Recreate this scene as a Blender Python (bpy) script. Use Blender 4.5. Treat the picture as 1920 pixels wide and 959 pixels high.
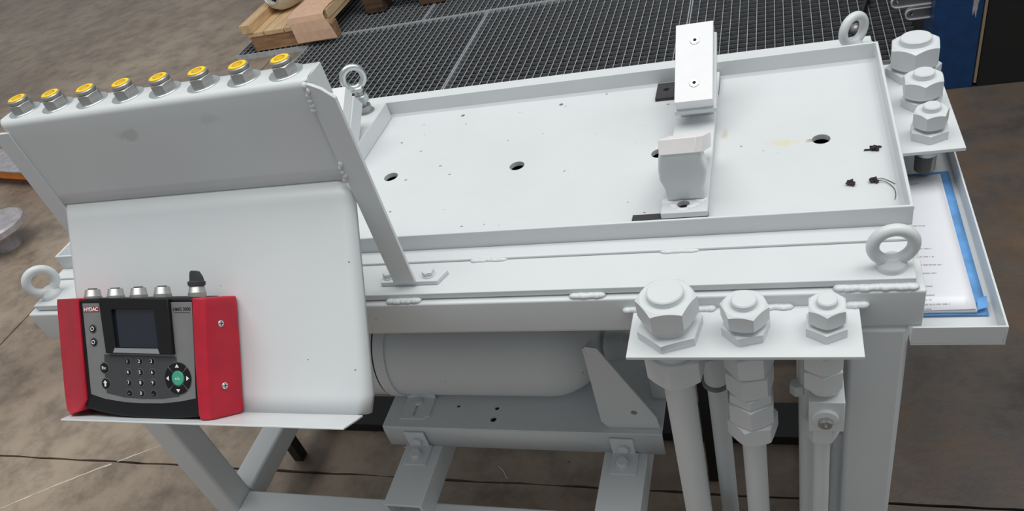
import bpy, bmesh, math, random
from mathutils import Vector, Matrix
from mathutils.geometry import tessellate_polygon
random.seed(7)
PI = math.pi
for o in list(bpy.data.objects): bpy.data.objects.remove(o)
SC = bpy.context.scene
COL = SC.collection
OFF = 0.75                      # bench frame (z = 0 at the top of its beams) -> floor at z = 0

# ---------------------------------------------------------------- camera, world, lights, exposure
cam = bpy.data.cameras.new('camera'); camo = bpy.data.objects.new('camera', cam); COL.objects.link(camo)
RC = ((0.94451249, 0.22363402, -0.24059089), (-0.02220099, -0.68730991, -0.72602493), (-0.32772438, 0.69108097, -0.6442079))
CX, CY, F = 967.02, 582.01, 1458.16
r, d, f = Vector(RC[0]), Vector(RC[1]), Vector(RC[2])
m = Matrix(((r.x, -d.x, -f.x, -0.15319), (r.y, -d.y, -f.y, -0.73591), (r.z, -d.z, -f.z, 0.67060 + OFF), (0, 0, 0, 1)))
camo.matrix_world = m
cam.sensor_width = 36; cam.sensor_fit = 'HORIZONTAL'; cam.lens = F * 36 / 1920
cam.shift_x = (960 - CX) / 1920; cam.shift_y = (CY - 479.5) / 1920
cam.clip_start = 0.02
SC.camera = camo

w = bpy.data.worlds.new('World'); SC.world = w; w.use_nodes = True
w.node_tree.nodes['Background'].inputs[0].default_value = (0.93, 0.97, 1.0, 1)
w.node_tree.nodes['Background'].inputs[1].default_value = 0.375

def area(name, loc, target, sx, sy, power, col=(1, 1, 1)):
    l = bpy.data.lights.new(name, 'AREA'); l.shape = 'RECTANGLE'; l.size = sx; l.size_y = sy; l.energy = power; l.color = col
    o = bpy.data.objects.new(name, l); COL.objects.link(o); o.location = loc
    o.rotation_euler = (Vector(target) - Vector(loc)).to_track_quat('-Z', 'Y').to_euler()
    return o
area('roof_light', (-0.6, 0.25, 6.0), (-0.6, 0.25, 0.5), 6.5, 3.2, 246, (1.0, 0.99, 0.97))
area('roof_light.001', (3.2, 1.0, 5.5), (-0.3, 0.4, 0.5), 2.0, 5.0, 75, (1.0, 0.99, 0.97))

SC.view_settings.view_transform = 'Standard'; SC.view_settings.look = 'None'
SC.view_settings.gamma = 1; SC.view_settings.use_curve_mapping = False
SC.view_settings.exposure = 0.0

# ---------------------------------------------------------------- materials
def newmat(name):
    mt = bpy.data.materials.new(name); mt.use_nodes = True
    nt = mt.node_tree; return mt, nt, nt.nodes['Principled BSDF']
def nd(nt, t, **kw):
    n = nt.nodes.new(t)
    for k, v in kw.items(): setattr(n, k, v)
    return n
def srgb(*c): return tuple((x / 255 / 12.92 if x / 255 <= .04045 else ((x / 255 + .055) / 1.055) ** 2.4) for x in c) + (1,)
def noise(nt, co, scale, detail=4, rough=.55):
    n = nd(nt, 'ShaderNodeTexNoise'); n.inputs['Scale'].default_value = scale; n.inputs['Detail'].default_value = detail
    n.inputs['Roughness'].default_value = rough; nt.links.new(co, n.inputs['Vector']); return n
def ramp(nt, fac, stops):
    rp = nd(nt, 'ShaderNodeValToRGB'); nt.links.new(fac, rp.inputs[0]); e = rp.color_ramp.elements
    while len(e) < len(stops): e.new(.5)
    for el, (p, c) in zip(e, stops): el.position = p; el.color = c
    return rp
def mix(nt, fac, a, b):
    mx = nd(nt, 'ShaderNodeMix', data_type='RGBA')
    for i, v in ((0, fac), (6, a), (7, b)):
        if hasattr(v, 'is_linked'): nt.links.new(v, mx.inputs[i])
        else: mx.inputs[i].default_value = v
    return mx.outputs[2]
def math_(nt, op, a, b=0.0):
    mm = nd(nt, 'ShaderNodeMath', operation=op)
    for i, v in ((0, a), (1, b)):
        if hasattr(v, 'is_linked'): nt.links.new(v, mm.inputs[i])
        else: mm.inputs[i].default_value = v
    return mm.outputs[0]
def bump(nt, bsdf, h, strength=.1, dist=.002):
    b = nd(nt, 'ShaderNodeBump'); b.inputs['Strength'].default_value = strength; b.inputs['Distance'].default_value = dist
    nt.links.new(h, b.inputs['Height']); nt.links.new(b.outputs[0], bsdf.inputs['Normal'])
def pos(nt): return nd(nt, 'ShaderNodeNewGeometry').outputs['Position']
def objco(nt): return nd(nt, 'ShaderNodeTexCoord').outputs['Object']

def plain(name, c, rough=.5, metal=0.0, bumpscale=None, bs=.1, var=.06, spec=.5):
    mt, nt, b = newmat(name)
    b.inputs['Roughness'].default_value = rough; b.inputs['Metallic'].default_value = metal
    b.inputs['Specular IOR Level'].default_value = spec
    co = objco(nt); n = noise(nt, co, 35)
    lo = tuple(x * (1 - var) for x in c[:3]) + (1,); hi = tuple(min(1, x * (1 + var)) for x in c[:3]) + (1,)
    rp = ramp(nt, n.outputs[0], [(.3, lo), (.7, hi)]); nt.links.new(rp.outputs[0], b.inputs['Base Color'])
    if bumpscale: bump(nt, b, noise(nt, co, bumpscale).outputs[0], bs)
    return mt

def paint(name, c, rough=.38, dirt=1.0, stain=False, scratch=0):
    """grey white enamel with fine orange peel, dark specks and faint smudges"""
    mt, nt, b = newmat(name); co = objco(nt)
    b.inputs['Roughness'].default_value = rough
    n1 = noise(nt, co, 6, 5)
    base = ramp(nt, n1.outputs[0], [(.3, tuple(x * .955 for x in c[:3]) + (1,)), (.65, c)]).outputs[0]
    mpv = nd(nt, 'ShaderNodeMapping'); nt.links.new(co, mpv.inputs[0]); mpv.inputs['Scale'].default_value = (1.0, 1.5, 1.0); mpv.inputs['Rotation'].default_value = (0, 0, .5)
    v = nd(nt, 'ShaderNodeTexVoronoi'); v.inputs['Scale'].default_value = 42; nt.links.new(mpv.outputs[0], v.inputs['Vector'])
    nz = noise(nt, co, 4.5, 3)
    wob = noise(nt, co, 300, 2)
    sc_ = nd(nt, 'ShaderNodeSeparateColor'); nt.links.new(v.outputs['Color'], sc_.inputs[0])
    thr = math_(nt, 'MULTIPLY', math_(nt, 'POWER', sc_.outputs[1], 2.2), math_(nt, 'MULTIPLY', wob.outputs[0], .27 if dirt > 1 else .15))
    sp = math_(nt, 'LESS_THAN', v.outputs['Distance'], thr)
    keep = math_(nt, 'GREATER_THAN', math_(nt, 'ADD', sc_.outputs[0], math_(nt, 'MULTIPLY', nz.outputs[0], dirt)), .62 + .5 * dirt + (.2 if dirt <= 1 else 0))
    fac = math_(nt, 'MULTIPLY', math_(nt, 'MULTIPLY', sp, keep), .8)
    col = mix(nt, fac, base, (.10, .10, .10, 1))
    if stain:
        for (cx, cy, rx, ry, cc, amt, *zz) in stain:
            sx = nd(nt, 'ShaderNodeVectorMath', operation='SUBTRACT'); nt.links.new(pos(nt), sx.inputs[0]); sx.inputs[1].default_value = (cx, cy, zz[0] if zz else 0)
            sc = nd(nt, 'ShaderNodeVectorMath', operation='MULTIPLY'); nt.links.new(sx.outputs[0], sc.inputs[0]); sc.inputs[1].default_value = (1 / rx, 1 / ry, 1 / zz[1] if zz else 0)
            ln = nd(nt, 'ShaderNodeVectorMath', operation='LENGTH'); nt.links.new(sc.outputs[0], ln.inputs[0])
            nn = noise(nt, co, 45, 4)
            vsum = math_(nt, 'ADD', ln.outputs['Value'], math_(nt, 'MULTIPLY', math_(nt, 'SUBTRACT', nn.outputs[0], .5), 2.6))
            rp = ramp(nt, vsum, [(.35, (amt,) * 3 + (1,)), (.95, (0, 0, 0, 1))])
            col = mix(nt, rp.outputs[0], col, cc)
    nt.links.new(col, b.inputs['Base Color'])
    bump(nt, b, noise(nt, co, 160, 3).outputs[0], .06, .001)
    return mt
def nd_sep(nt, sock):
    s = nd(nt, 'ShaderNodeSeparateColor'); nt.links.new(sock, s.inputs[0]); return s.outputs[0]

WHITE = (.66, .69, .70, 1)
M = {}
M['paint'] = paint('grey_white_paint', WHITE)
M['paint_clean'] = paint('clean_grey_white_paint', WHITE, dirt=.35)
M['paint_tray'] = paint('tray_paint', WHITE, dirt=1.5, stain=[(-.150, .322, .030, .011, srgb(214, 208, 176), .8), (-.114, .322, .008, .008, srgb(170, 150, 110), .9),
                                                              (-.236, .36, .007, .02, srgb(190, 182, 160), .6)])
M['paint_panel'] = paint('panel_paint', WHITE, rough=.33, dirt=.4)
M['paint_upper'] = paint('panel_paint_smudged', WHITE, rough=.36, dirt=.35, stain=[(-.975, .028, .026, .2, (.30, .33, .28, 1), .35, .297 + OFF, .010), (-.835, .028, .02, .2, (.36, .38, .33, 1), .25, .305 + OFF, .012)])
M['steel'] = plain('machined_steel', (.42, .42, .41, 1), .42, .8, 300, .05)
M['zinc'] = plain('zinc_plated_steel', (.62, .66, .66, 1), .3, .85, 90, .06)
M['shaded_zinc'] = plain('shade_darkened_zinc', (.035, .036, .037, 1), .5)  # dark zinc for the bar sides, stands in for the shade between them
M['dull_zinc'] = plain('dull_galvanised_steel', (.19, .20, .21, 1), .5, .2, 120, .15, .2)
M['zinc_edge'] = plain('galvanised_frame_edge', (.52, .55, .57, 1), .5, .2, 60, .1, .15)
M['thread'] = plain('bare_thread_steel', (.20, .20, .19, 1), .4, .8)
M['yellow'] = plain('yellow_plastic', srgb(246, 206, 10), .4)
M['yellow_dark'] = plain('deep_yellow_plastic', srgb(222, 170, 0), .4)
M['black'] = plain('black_plastic', (.009, .009, .010, 1), .5, spec=.25)
M['black_paint'] = plain('black_painted_steel', (.008, .008, .009, 1), .5, 0, 60, .1)
M['rubber'] = plain('black_rubber', (.035, .035, .038, 1), .7, 0, 120, .2)
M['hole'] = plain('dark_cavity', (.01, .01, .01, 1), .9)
M['red'] = plain('red_rubbery_plastic', srgb(178, 18, 44), .55, 0, 90, .06, .10)
M['grey_face'] = plain('mid_grey_foil', srgb(118, 118, 118), .5)
M['dark_face'] = plain('dark_grey_foil', srgb(66, 68, 69), .6, spec=.25)
M['screen'] = plain('lcd_glass', (.012, .016, .026, 1), .10, spec=.6)
M['silver_lip'] = plain('light_grey_bezel', srgb(140, 143, 146), .4)
M['key'] = plain('key_black', (.010, .010, .010, 1), .6, spec=.2)
M['key_ring'] = plain('key_ring_grey', srgb(92, 93, 94), .5)
M['green'] = plain('green_key', srgb(62, 160, 132), .45)
M['print_white'] = plain('white_print', (.85, .85, .85, 1), .5, var=.01)
M['print_black'] = plain('black_print', (.02, .02, .02, 1), .5)
M['logo_red'] = plain('logo_red', srgb(150, 40, 44), .5)
M['pad'] = plain('white_nylon', (.77, .78, .79, 1), .35, 0, 200, .04, .02)
M['pad_edge'] = plain('sawn_nylon', (.80, .78, .77, 1), .5, 0, 120, .1, .04)
M['blue'] = plain('blue_cabinet_paint', srgb(16, 58, 104), .45, 0, 50, .05, .15)
M['beige'] = plain('worn_beige_edge', srgb(150, 132, 108), .6)
M['blackpanel'] = plain('black_panel', (.006, .006, .006, 1), .7)
M['cardboard'] = plain('plain_cardboard', srgb(216, 178, 150), .8, 0, 60, .1, .08)
M['sheet'] = plain('white_paper', (.78, .79, .82, 1), .6, var=.02)
M['blue_film'] = plain('blue_plastic_film', srgb(104, 160, 218), .25, var=.2)
M['blue_print'] = plain('bluish_paper', srgb(168, 176, 196), .7)
M['offwhite'] = plain('off_white_casting', (.62, .58, .50, 1), .35, 0, 40, .1, .08)
M['orange'] = plain('orange_paint', srgb(226, 128, 30), .5, 0, 40, .1, .12)
M['grimy_steel'] = plain('grimy_grey_steel', srgb(172, 168, 172), .45, .2, 30, .2, .2)
M['under_shade'] = plain('under_bar_shade', (.012, .011, .010, 1), .7)  # black that stands in for shade under the gratings
M['soil'] = plain('dark_grime', (.035, .028, .026, 1), .9, 0, 200, .5, .4)
M['wire'] = plain('dull_wire', (.16, .14, .12, 1), .5, .5)
M['bright_edge'] = plain('bright_rolled_edge', (.60, .61, .62, 1), .35, .2, 60, .05)
M['link'] = plain('polished_strap', (.32, .33, .35, 1), .35, .9, 60, .1)

def wood(name, c1, c2, axis):
    mt, nt, b = newmat(name); co = objco(nt)
    mp = nd(nt, 'ShaderNodeMapping'); nt.links.new(co, mp.inputs[0])
    sc = [9, 9, 9]; sc[axis] = 1.2; mp.inputs['Scale'].default_value = sc
    n = noise(nt, mp.outputs[0], 4, 8, .65)
    rp = ramp(nt, n.outputs[0], [(.3, c1), (.7, c2)]); nt.links.new(rp.outputs[0], b.inputs['Base Color'])
    b.inputs['Roughness'].default_value = .75; bump(nt, b, n.outputs[0], .25, .003); return mt
M['wood_x'] = wood('rough_timber_end', srgb(122, 88, 62), srgb(186, 146, 110), 0)
M['wood_y'] = wood('pale_planed_timber', srgb(194, 158, 116), srgb(226, 198, 158), 1)
M['wood_dark'] = wood('dark_old_timber', srgb(58, 42, 32), srgb(112, 86, 66), 0)

def concrete():
    mt, nt, b = newmat('oily_concrete'); co = pos(nt)
    n1 = noise(nt, co, 1.1, 8, .62); n2 = noise(nt, co, 7, 9, .7); n3 = noise(nt, co, 60, 4, .6)
    base = ramp(nt, n1.outputs[0], [(.30, srgb(128, 112, 99)), (.52, srgb(158, 143, 127)), (.75, srgb(180, 166, 149))]).outputs[0]
    det = ramp(nt, n2.outputs[0], [(.36, (.42, .39, .37, 1)), (.55, (.92, .9, .88, 1)), (.8, (1.1, 1.07, 1.03, 1))]).outputs[0]
    mul = nd(nt, 'ShaderNodeMix', data_type='RGBA', blend_type='MULTIPLY'); mul.inputs[0].default_value = .8
    nt.links.new(base, mul.inputs[6]); nt.links.new(det, mul.inputs[7]); col = mul.outputs[2]
    # spilled oil soaked in around the machine on the right (follows its own ragged outline)
    mp = nd(nt, 'ShaderNodeSeparateXYZ'); nt.links.new(co, mp.inputs[0])
    nb = noise(nt, co, 1.6, 5, .6)
    edge = math_(nt, 'ADD', mp.outputs[0], math_(nt, 'MULTIPLY', math_(nt, 'SUBTRACT', nb.outputs[0], .5), 1.6))
    oil = ramp(nt, math_(nt, 'MULTIPLY', math_(nt, 'ADD', edge, .9), .6), [(.25, (0, 0, 0, 1)), (.58, (.97, .97, .97, 1))]).outputs[0]
    ocol = ramp(nt, noise(nt, co, 3.2, 7, .65).outputs[0], [(.30, srgb(42, 39, 38)), (.48, srgb(72, 66, 62)), (.64, srgb(88, 70, 54)), (.80, srgb(104, 96, 88))]).outputs[0]
    col = mix(nt, oil, col, ocol)
    sp = nd(nt, 'ShaderNodeTexVoronoi'); sp.inputs['Scale'].default_value = 16; nt.links.new(co, sp.inputs['Vector'])
    spk = math_(nt, 'MULTIPLY', math_(nt, 'LESS_THAN', sp.outputs['Distance'], .055), math_(nt, 'GREATER_THAN', nd_sep(nt, sp.outputs['Color']), .6))
    col = mix(nt, math_(nt, 'MULTIPLY', spk, .7), col, (.06, .05, .045, 1))
    nt.links.new(col, b.inputs['Base Color'])
    rr = ramp(nt, n2.outputs[0], [(.3, (.35, .35, .35, 1)), (.7, (.62, .62, .62, 1))]); nt.links.new(rr.outputs[0], b.inputs['Roughness'])
    h = math_(nt, 'ADD', n2.outputs[0], math_(nt, 'MULTIPLY', n3.outputs[0], .35)); bump(nt, b, h, .35, .006)
    return mt
M['floor'] = concrete()
M['scratch'] = plain('chalky_scratch', srgb(196, 184, 170), .8, 0, 80, .2, .2)

def printed():
    """white sheet with grey printed lines (flat print only)"""
    mt, nt, b = newmat('printed_sheet'); co = pos(nt)
    s = nd(nt, 'ShaderNodeSeparateXYZ'); nt.links.new(co, s.inputs[0])
    x, y = s.outputs[0], s.outputs[1]
    rowf = math_(nt, 'MULTIPLY', y, 118.0)
    row = math_(nt, 'FLOOR', rowf); fr = math_(nt, 'FRACT', rowf)
    line = math_(nt, 'LESS_THAN', fr, .34)
    wn = nd(nt, 'ShaderNodeTexWhiteNoise', noise_dimensions='1D'); nt.links.new(row, wn.inputs['W'])
    on = math_(nt, 'GREATER_THAN', wn.outputs[0], .30)
    end = math_(nt, 'LESS_THAN', x, math_(nt, 'ADD', math_(nt, 'MULTIPLY', wn.outputs[0], .055), -.012))
    cmb = nd(nt, 'ShaderNodeCombineXYZ'); nt.links.new(math_(nt, 'MULTIPLY', x, 420.0), cmb.inputs[0]); nt.links.new(row, cmb.inputs[1])
    wd = noise(nt, cmb.outputs[0], 1.0, 1); word = math_(nt, 'GREATER_THAN', wd.outputs[0], .44)
    fac = math_(nt, 'MULTIPLY', math_(nt, 'MULTIPLY', line, on), math_(nt, 'MULTIPLY', end, word))
    col = mix(nt, math_(nt, 'MULTIPLY', fac, .6), (.76, .77, .81, 1), (.20, .20, .22, 1))
    nt.links.new(col, b.inputs['Base Color']); b.inputs['Roughness'].default_value = .28
    return mt
M['printed'] = printed()

# ---------------------------------------------------------------- mesh helpers (bench coordinates)
class MB:
    def __init__(s): s.v = []; s.f = []
    def add(s, vs, fs):
        n = len(s.v); s.v += [Vector(p) for p in vs]; s.f += [[i + n for i in q] for q in fs]; return s
    def box(s, x0, x1, y0, y1, z0, z1):
        return s.add([(x, y, z) for z in (z0, z1) for y in (y0, y1) for x in (x0, x1)],
                     [(0, 2, 3, 1), (4, 5, 7, 6), (0, 1, 5, 4), (2, 6, 7, 3), (0, 4, 6, 2), (1, 3, 7, 5)])
    def prism(s, pts, a, b, T):
        """polygon pts (p,q) extruded from a to b through T(p,q,h)"""
        n = len(pts); vs = [T(p, q, a) for p, q in pts] + [T(p, q, b) for p, q in pts]
        fs = [list(range(n))[::-1], list(range(n, 2 * n))] + [(i, (i + 1) % n, n + (i + 1) % n, n + i) for i in range(n)]
        return s.add(vs, fs)
    def holed(s, outer, holes, a, b, T):
        loops = [outer] + holes; flat = [p for l in loops for p in l]; n = len(flat)
        tri = tessellate_polygon([[Vector((p[0], p[1], 0)) for p in l] for l in loops])
        vs = [T(p, q, a) for p, q in flat] + [T(p, q, b) for p, q in flat]
        fs = [tuple(t)[::-1] for t in tri] + [tuple(i + n for i in t) for t in tri]
        k = 0
        for l in loops:
            m_ = len(l)
            for i in range(m_): fs.append((k + i, k + (i + 1) % m_, n + k + (i + 1) % m_, n + k + i))
            k += m_
        return s.add(vs, fs)
    def lathe(s, prof, c, ax=(0, 0, 1), n=32):
        ax = Vector(ax).normalized(); u = ax.orthogonal().normalized(); w_ = ax.cross(u); c = Vector(c)
        vs = []; fs = []
        for (rad, h) in prof:
            for i in range(n):
                t = 2 * PI * i / n; vs.append(c + ax * h + (u * math.cos(t) + w_ * math.sin(t)) * rad)
        for j in range(len(prof) - 1):
            for i in range(n): fs.append((j * n + i, j * n + (i + 1) % n, (j + 1) * n + (i + 1) % n, (j + 1) * n + i))
        fs.append(tuple(range(n))[::-1]); k = (len(prof) - 1) * n; fs.append(tuple(range(k, k + n)))
        return s.add(vs, fs)
    def cyl(s, c, rad, h0, h1, ax=(0, 0, 1), n=32, ch=0.0):
        pr = [(rad, h0), (rad, h1)] if not ch else [(rad - ch, h0), (rad, h0 + ch), (rad, h1 - ch), (rad - ch, h1)]
        return s.lathe(pr, c, ax, n)
    def hexn(s, c, R, z0, z1, rot=0, top=True, bot=True, ax=(0, 0, 1), k=8, t=.5):
        """hexagon nut with the curved chamfer arcs on its corners"""
        ax = Vector(ax).normalized(); u = Vector((1, 0, 0)) if abs(ax.x) < .9 else Vector((0, 1, 0))
        u = (u - ax * u.dot(ax)).normalized(); w_ = ax.cross(u); c = Vector(c); n = 6 * k; ap = R * math.cos(PI / 6)
        def P(rad, t_, h): return c + ax * h + (u * math.cos(t_ + rot) + w_ * math.sin(t_ + rot)) * rad
        ang = [2 * PI * i / n for i in range(n)]; rh = [ap / math.cos((a % (PI / 3)) - PI / 6) for a in ang]
        rc = ap * .985; rings = []
        if bot: rings += [[P(rc * .98, a, z0) for a in ang], [P(q, a, z0 + max(0, q - rc) * t + .0004) for a, q in zip(ang, rh)]]
        else: rings += [[P(q, a, z0) for a, q in zip(ang, rh)]]
        if top: rings += [[P(q, a, z1 - max(0, q - rc) * t - .0004) for a, q in zip(ang, rh)], [P(rc * .98, a, z1) for a in ang]]
        else: rings += [[P(q, a, z1) for a, q in zip(ang, rh)]]
        vs = [p for g in rings for p in g]; fs = []
        for j in range(len(rings) - 1):
            for i in range(n): fs.append((j * n + i, j * n + (i + 1) % n, (j + 1) * n + (i + 1) % n, (j + 1) * n + i))
        fs.append(tuple(range(n))[::-1]); q = (len(rings) - 1) * n; fs.append(tuple(range(q, q + n)))
        return s.add(vs, fs)
    def torus(s, c, R, rr, ax, n=40, k=16):
        ax = Vector(ax).normalized(); u = ax.orthogonal().normalized(); w_ = ax.cross(u); c = Vector(c); vs = []; fs = []
        for i in range(n):
            a = 2 * PI * i / n; e = u * math.cos(a) + w_ * math.sin(a)
            for j in range(k):
                b = 2 * PI * j / k; vs.append(c + e * (R + rr * math.cos(b)) + ax * rr * math.sin(b))
        for i in range(n):
            for j in range(k): fs.append((i * k + j, ((i + 1) % n) * k + j, ((i + 1) % n) * k + (j + 1) % k, i * k + (j + 1) % k))
        return s.add(vs, fs)
    def tube(s, path, rad, n=12):
        P = [Vector(p) for p in path]; rings = []
        for i, p in enumerate(P):
            d_ = (P[min(i + 1, len(P) - 1)] - P[max(i - 1, 0)]).normalized()
            u = d_.cross(Vector((.13, .97, .2))).normalized(); w_ = d_.cross(u)
            q = rad[i] if isinstance(rad, (list, tuple)) else rad
            rings.append([p + (u * math.cos(2 * PI * k / n) + w_ * math.sin(2 * PI * k / n)) * q for k in range(n)])
        vs = [p for g in rings for p in g]; fs = []
        for j in range(len(rings) - 1):
            for i in range(n): fs.append((j * n + i, j * n + (i + 1) % n, (j + 1) * n + (i + 1) % n, (j + 1) * n + i))
        fs.append(tuple(range(n))[::-1]); q = (len(rings) - 1) * n; fs.append(tuple(range(q, q + n)))
        return s.add(vs, fs)
    def grid(s, rows):
        n = len(rows[0]); vs = [p for g in rows for p in g]
        return s.add(vs, [(j * n + i, j * n + i + 1, (j + 1) * n + i + 1, (j + 1) * n + i) for j in range(len(rows) - 1) for i in range(n - 1)])
    def blob(s, c, rx, ry, rz, jit=.15, n=12, k=7, seed=0, ax=0):
        rg = random.Random(seed); c = Vector(c); vs = [c + Vector((0, 0, -rz))]
        for j in range(1, k):
            b = -PI / 2 + PI * j / k
            for i in range(n):
                a = 2 * PI * i / n; q = 1 + rg.uniform(-jit, jit)
                vs.append(c + Vector((rx * math.cos(b) * math.cos(a) * q, ry * math.cos(b) * math.sin(a) * q, rz * math.sin(b) * q)))
        vs.append(c + Vector((0, 0, rz))); fs = [(0, 1 + (i + 1) % n, 1 + i) for i in range(n)]
        for j in range(k - 2):
            for i in range(n): fs.append((1 + j * n + i, 1 + j * n + (i + 1) % n, 1 + (j + 1) * n + (i + 1) % n, 1 + (j + 1) * n + i))
        L = len(vs) - 1; q = 1 + (k - 2) * n
        fs += [(L, q + i, q + (i + 1) % n) for i in range(n)]
        return s.add(vs, fs)

def XY(p, q, h): return Vector((p, q, h))
def XZ(p, q, h): return Vector((p, h, q))
def YZ(p, q, h): return Vector((h, p, q))
def circ(cx, cy, rad, n=28): return [(cx + rad * math.cos(2 * PI * i / n), cy + rad * math.sin(2 * PI * i / n)) for i in range(n)]
def slot(x0, y0, x1, y1, rad, n=8):
    a = math.atan2(y1 - y0, x1 - x0); out = []
    for i in range(n + 1): t = a - PI / 2 + PI * i / n; out.append((x1 + rad * math.cos(t), y1 + rad * math.sin(t)))
    for i in range(n + 1): t = a + PI / 2 + PI * i / n; out.append((x0 + rad * math.cos(t), y0 + rad * math.sin(t)))
    return out

ORG = {}
def thing(name, label, cat, loc, group=None):
    """an Empty at the base of a thing; loc in bench coordinates"""
    o = bpy.data.objects.new(name, None); COL.objects.link(o); o.empty_display_size = .05
    p = Vector(loc) + Vector((0, 0, OFF)); o.location = p; ORG[o.name] = p
    o['label'] = label; o['category'] = cat
    if group: o['group'] = group
    return o
def obj(name, mb, mat, parent=None, bevel=0.0, seg=2, smooth=35, label=None, kind=None, solid=0.0):
    org = Vector((0, 0, 0))
    if parent is not None: org = ORG[parent.name]
    me = bpy.data.meshes.new(name)
    me.from_pydata([v + Vector((0, 0, OFF)) - org for v in mb.v], [], mb.f)
    bm = bmesh.new(); bm.from_mesh(me)
    if not solid: bmesh.ops.recalc_face_normals(bm, faces=bm.faces)
    bm.to_mesh(me); bm.free()
    me.materials.append(mat)
    o = bpy.data.objects.new(name, me); COL.objects.link(o)
    if parent is not None: o.parent = parent
    ORG[o.name] = org
    if smooth:
        for p in me.polygons: p.use_smooth = True
        me.set_sharp_from_angle(angle=math.radians(smooth))
    if solid:
        md = o.modifiers.new('solid', 'SOLIDIFY'); md.thickness = solid; md.offset = 0
    if bevel:
        md = o.modifiers.new('bevel', 'BEVEL'); md.width = bevel; md.segments = seg; md.limit_method = 'ANGLE'; md.angle_limit = math.radians(40)
        md.harden_normals = False
    if label: o['label'] = label
    if kind: o['kind'] = kind
    return o
def top(name, mb, mat, label, cat, loc, group=None, bevel=0.0, smooth=35, seg=2, solid=0.0):
    """a thing that is one mesh, with its origin at its base"""
    org = Vector(loc) + Vector((0, 0, OFF))
    o = obj(name, mb, mat, None, bevel, seg, smooth, solid=solid)
    o.data.transform(Matrix.Translation(-org)); o.location = org; ORG[o.name] = org
    o['label'] = label; o['category'] = cat
    if group: o['group'] = group
    return o
def dup(o, parent, delta=(0, 0, 0), label=None):
    c = o.copy(); COL.objects.link(c); c.parent = parent; ORG[c.name] = ORG[parent.name]
    c.location = Vector(o.location) + Vector(delta)
    return c
def copy_part(o, parent, delta):
    """a part and its sub-parts, moved by delta inside the same thing"""
    c = dup(o, parent, delta)
    for k in [x for x in SC.objects if x.parent == o]:
        e = k.copy(); COL.objects.link(e); e.parent = c; e.location = k.location; ORG[e.name] = ORG[parent.name]
    return c
def text_mb(body, size, T, h=.0003, bold=0.0, align='CENTER'):
    cu = bpy.data.curves.new('text', 'FONT'); cu.body = body; cu.size = size; cu.align_x = align; cu.align_y = 'CENTER'
    cu.offset = bold; cu.resolution_u = 3
    to = bpy.data.objects.new('text', cu); COL.objects.link(to)
    bpy.context.view_layer.update()
    me = bpy.data.meshes.new_from_object(to.evaluated_get(bpy.context.evaluated_depsgraph_get()))
    mb = MB(); mb.add([T(v.co.x, v.co.y, h) for v in me.vertices], [list(p.vertices) for p in me.polygons])
    bpy.data.objects.remove(to); bpy.data.curves.remove(cu); bpy.data.meshes.remove(me)
    return mb

# ================================================================ SETTING: floor
FZ = -OFF
fl = obj('floor', MB().box(-9, 5, -3, 12, FZ - .30, FZ - .10), M['hole']); fl['kind'] = 'structure'; ORG['floor'] = Vector((0, 0, 0))
JY = .212
for (x0, x1, y0, y1) in ((-9, 5, -3, JY - .0025), (-2.772, 5, JY + .0025, 12), (-9, -2.780, JY + .0025, 12)):
    mb = MB()
    rg = random.Random(int(y0 * 10) + int(x0))
    # ragged long edges along the joint at y = JY
    n = 160; ys = JY - .0025 if y1 < JY else JY + .0025; oth = y0 if y1 < JY else y1
    e = [(x0 + (x1 - x0) * i / n, ys + rg.uniform(-.0022, .0022)) for i in range(n + 1)]
    poly = e + [(x1, oth), (x0, oth)]
    mb.prism(poly if y1 > JY else poly[::-1], FZ - .10, FZ, XY)
    obj('floor_slab', mb, M['floor'], fl, smooth=0)

a_, b_ = Vector((-2.30, -.036)), Vector((-1.765, .286)); t_ = (b_ - a_).normalized(); n_ = Vector((-t_.y, t_.x))
mb = MB(); rg = random.Random(9); pts = []
for i in range(41): p = a_ + (b_ - a_) * i / 40; pts.append((p + n_ * (.0030 + rg.uniform(-.0018, .0012)) * min(1, (40 - i) / 12 + .25) + n_ * .012 * math.sin(i / 40 * PI)))
low = []
for i in range(41): p = a_ + (b_ - a_) * i / 40; low.append((p - n_ * (.0030 + rg.uniform(-.0018, .0012)) * min(1, (40 - i) / 12 + .25) + n_ * .012 * math.sin(i / 40 * PI)))
vs = [(p.x, p.y, FZ + .0006) for p in pts] + [(p.x, p.y, FZ + .0006) for p in low]
mb.add(vs, [(i, i + 1, 42 + i, 41 + i) for i in range(40) if abs((pts[i].y + pts[i + 1].y) / 2 - JY) > .006])
obj('scratch_mark', mb, M['scratch'], fl, smooth=0)

# ================================================================ BENCH
bench = thing('test_bench', 'pale grey painted welded steel bench with a long shallow tray for a top', 'test bench', (-.70, .32, FZ))
P_ = M['paint']
def rhs(y0, y1, z0, z1, rt, rb):
    out = []
    for (cy, cz, rr, a0) in ((y0 + rb, z0 + rb, rb, PI), (y1 - rb, z0 + rb, rb, 1.5 * PI), (y1 - rt, z1 - rt, rt, 0), (y0 + rt, z1 - rt, rt, .5 * PI)):
        for i in range(6): a = a0 + PI / 2 * i / 5; out.append((cy + rr * math.cos(a), cz + rr * math.sin(a)))
    return out
obj('front_beam', MB().prism(rhs(0, .06, -.0625, 0, .0032, .0095), -1.392, 0, YZ), P_, bench, .0012)
obj('rear_beam', MB().box(-1.392, 0, .588, .648, -.06, 0), P_, bench, .006, 3)
for x0 in (-1.392, -.06):
    obj('cross_beam', MB().box(x0, x0 + .06, .06, .588, -.06, -.0005), P_, bench, .005)
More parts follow.
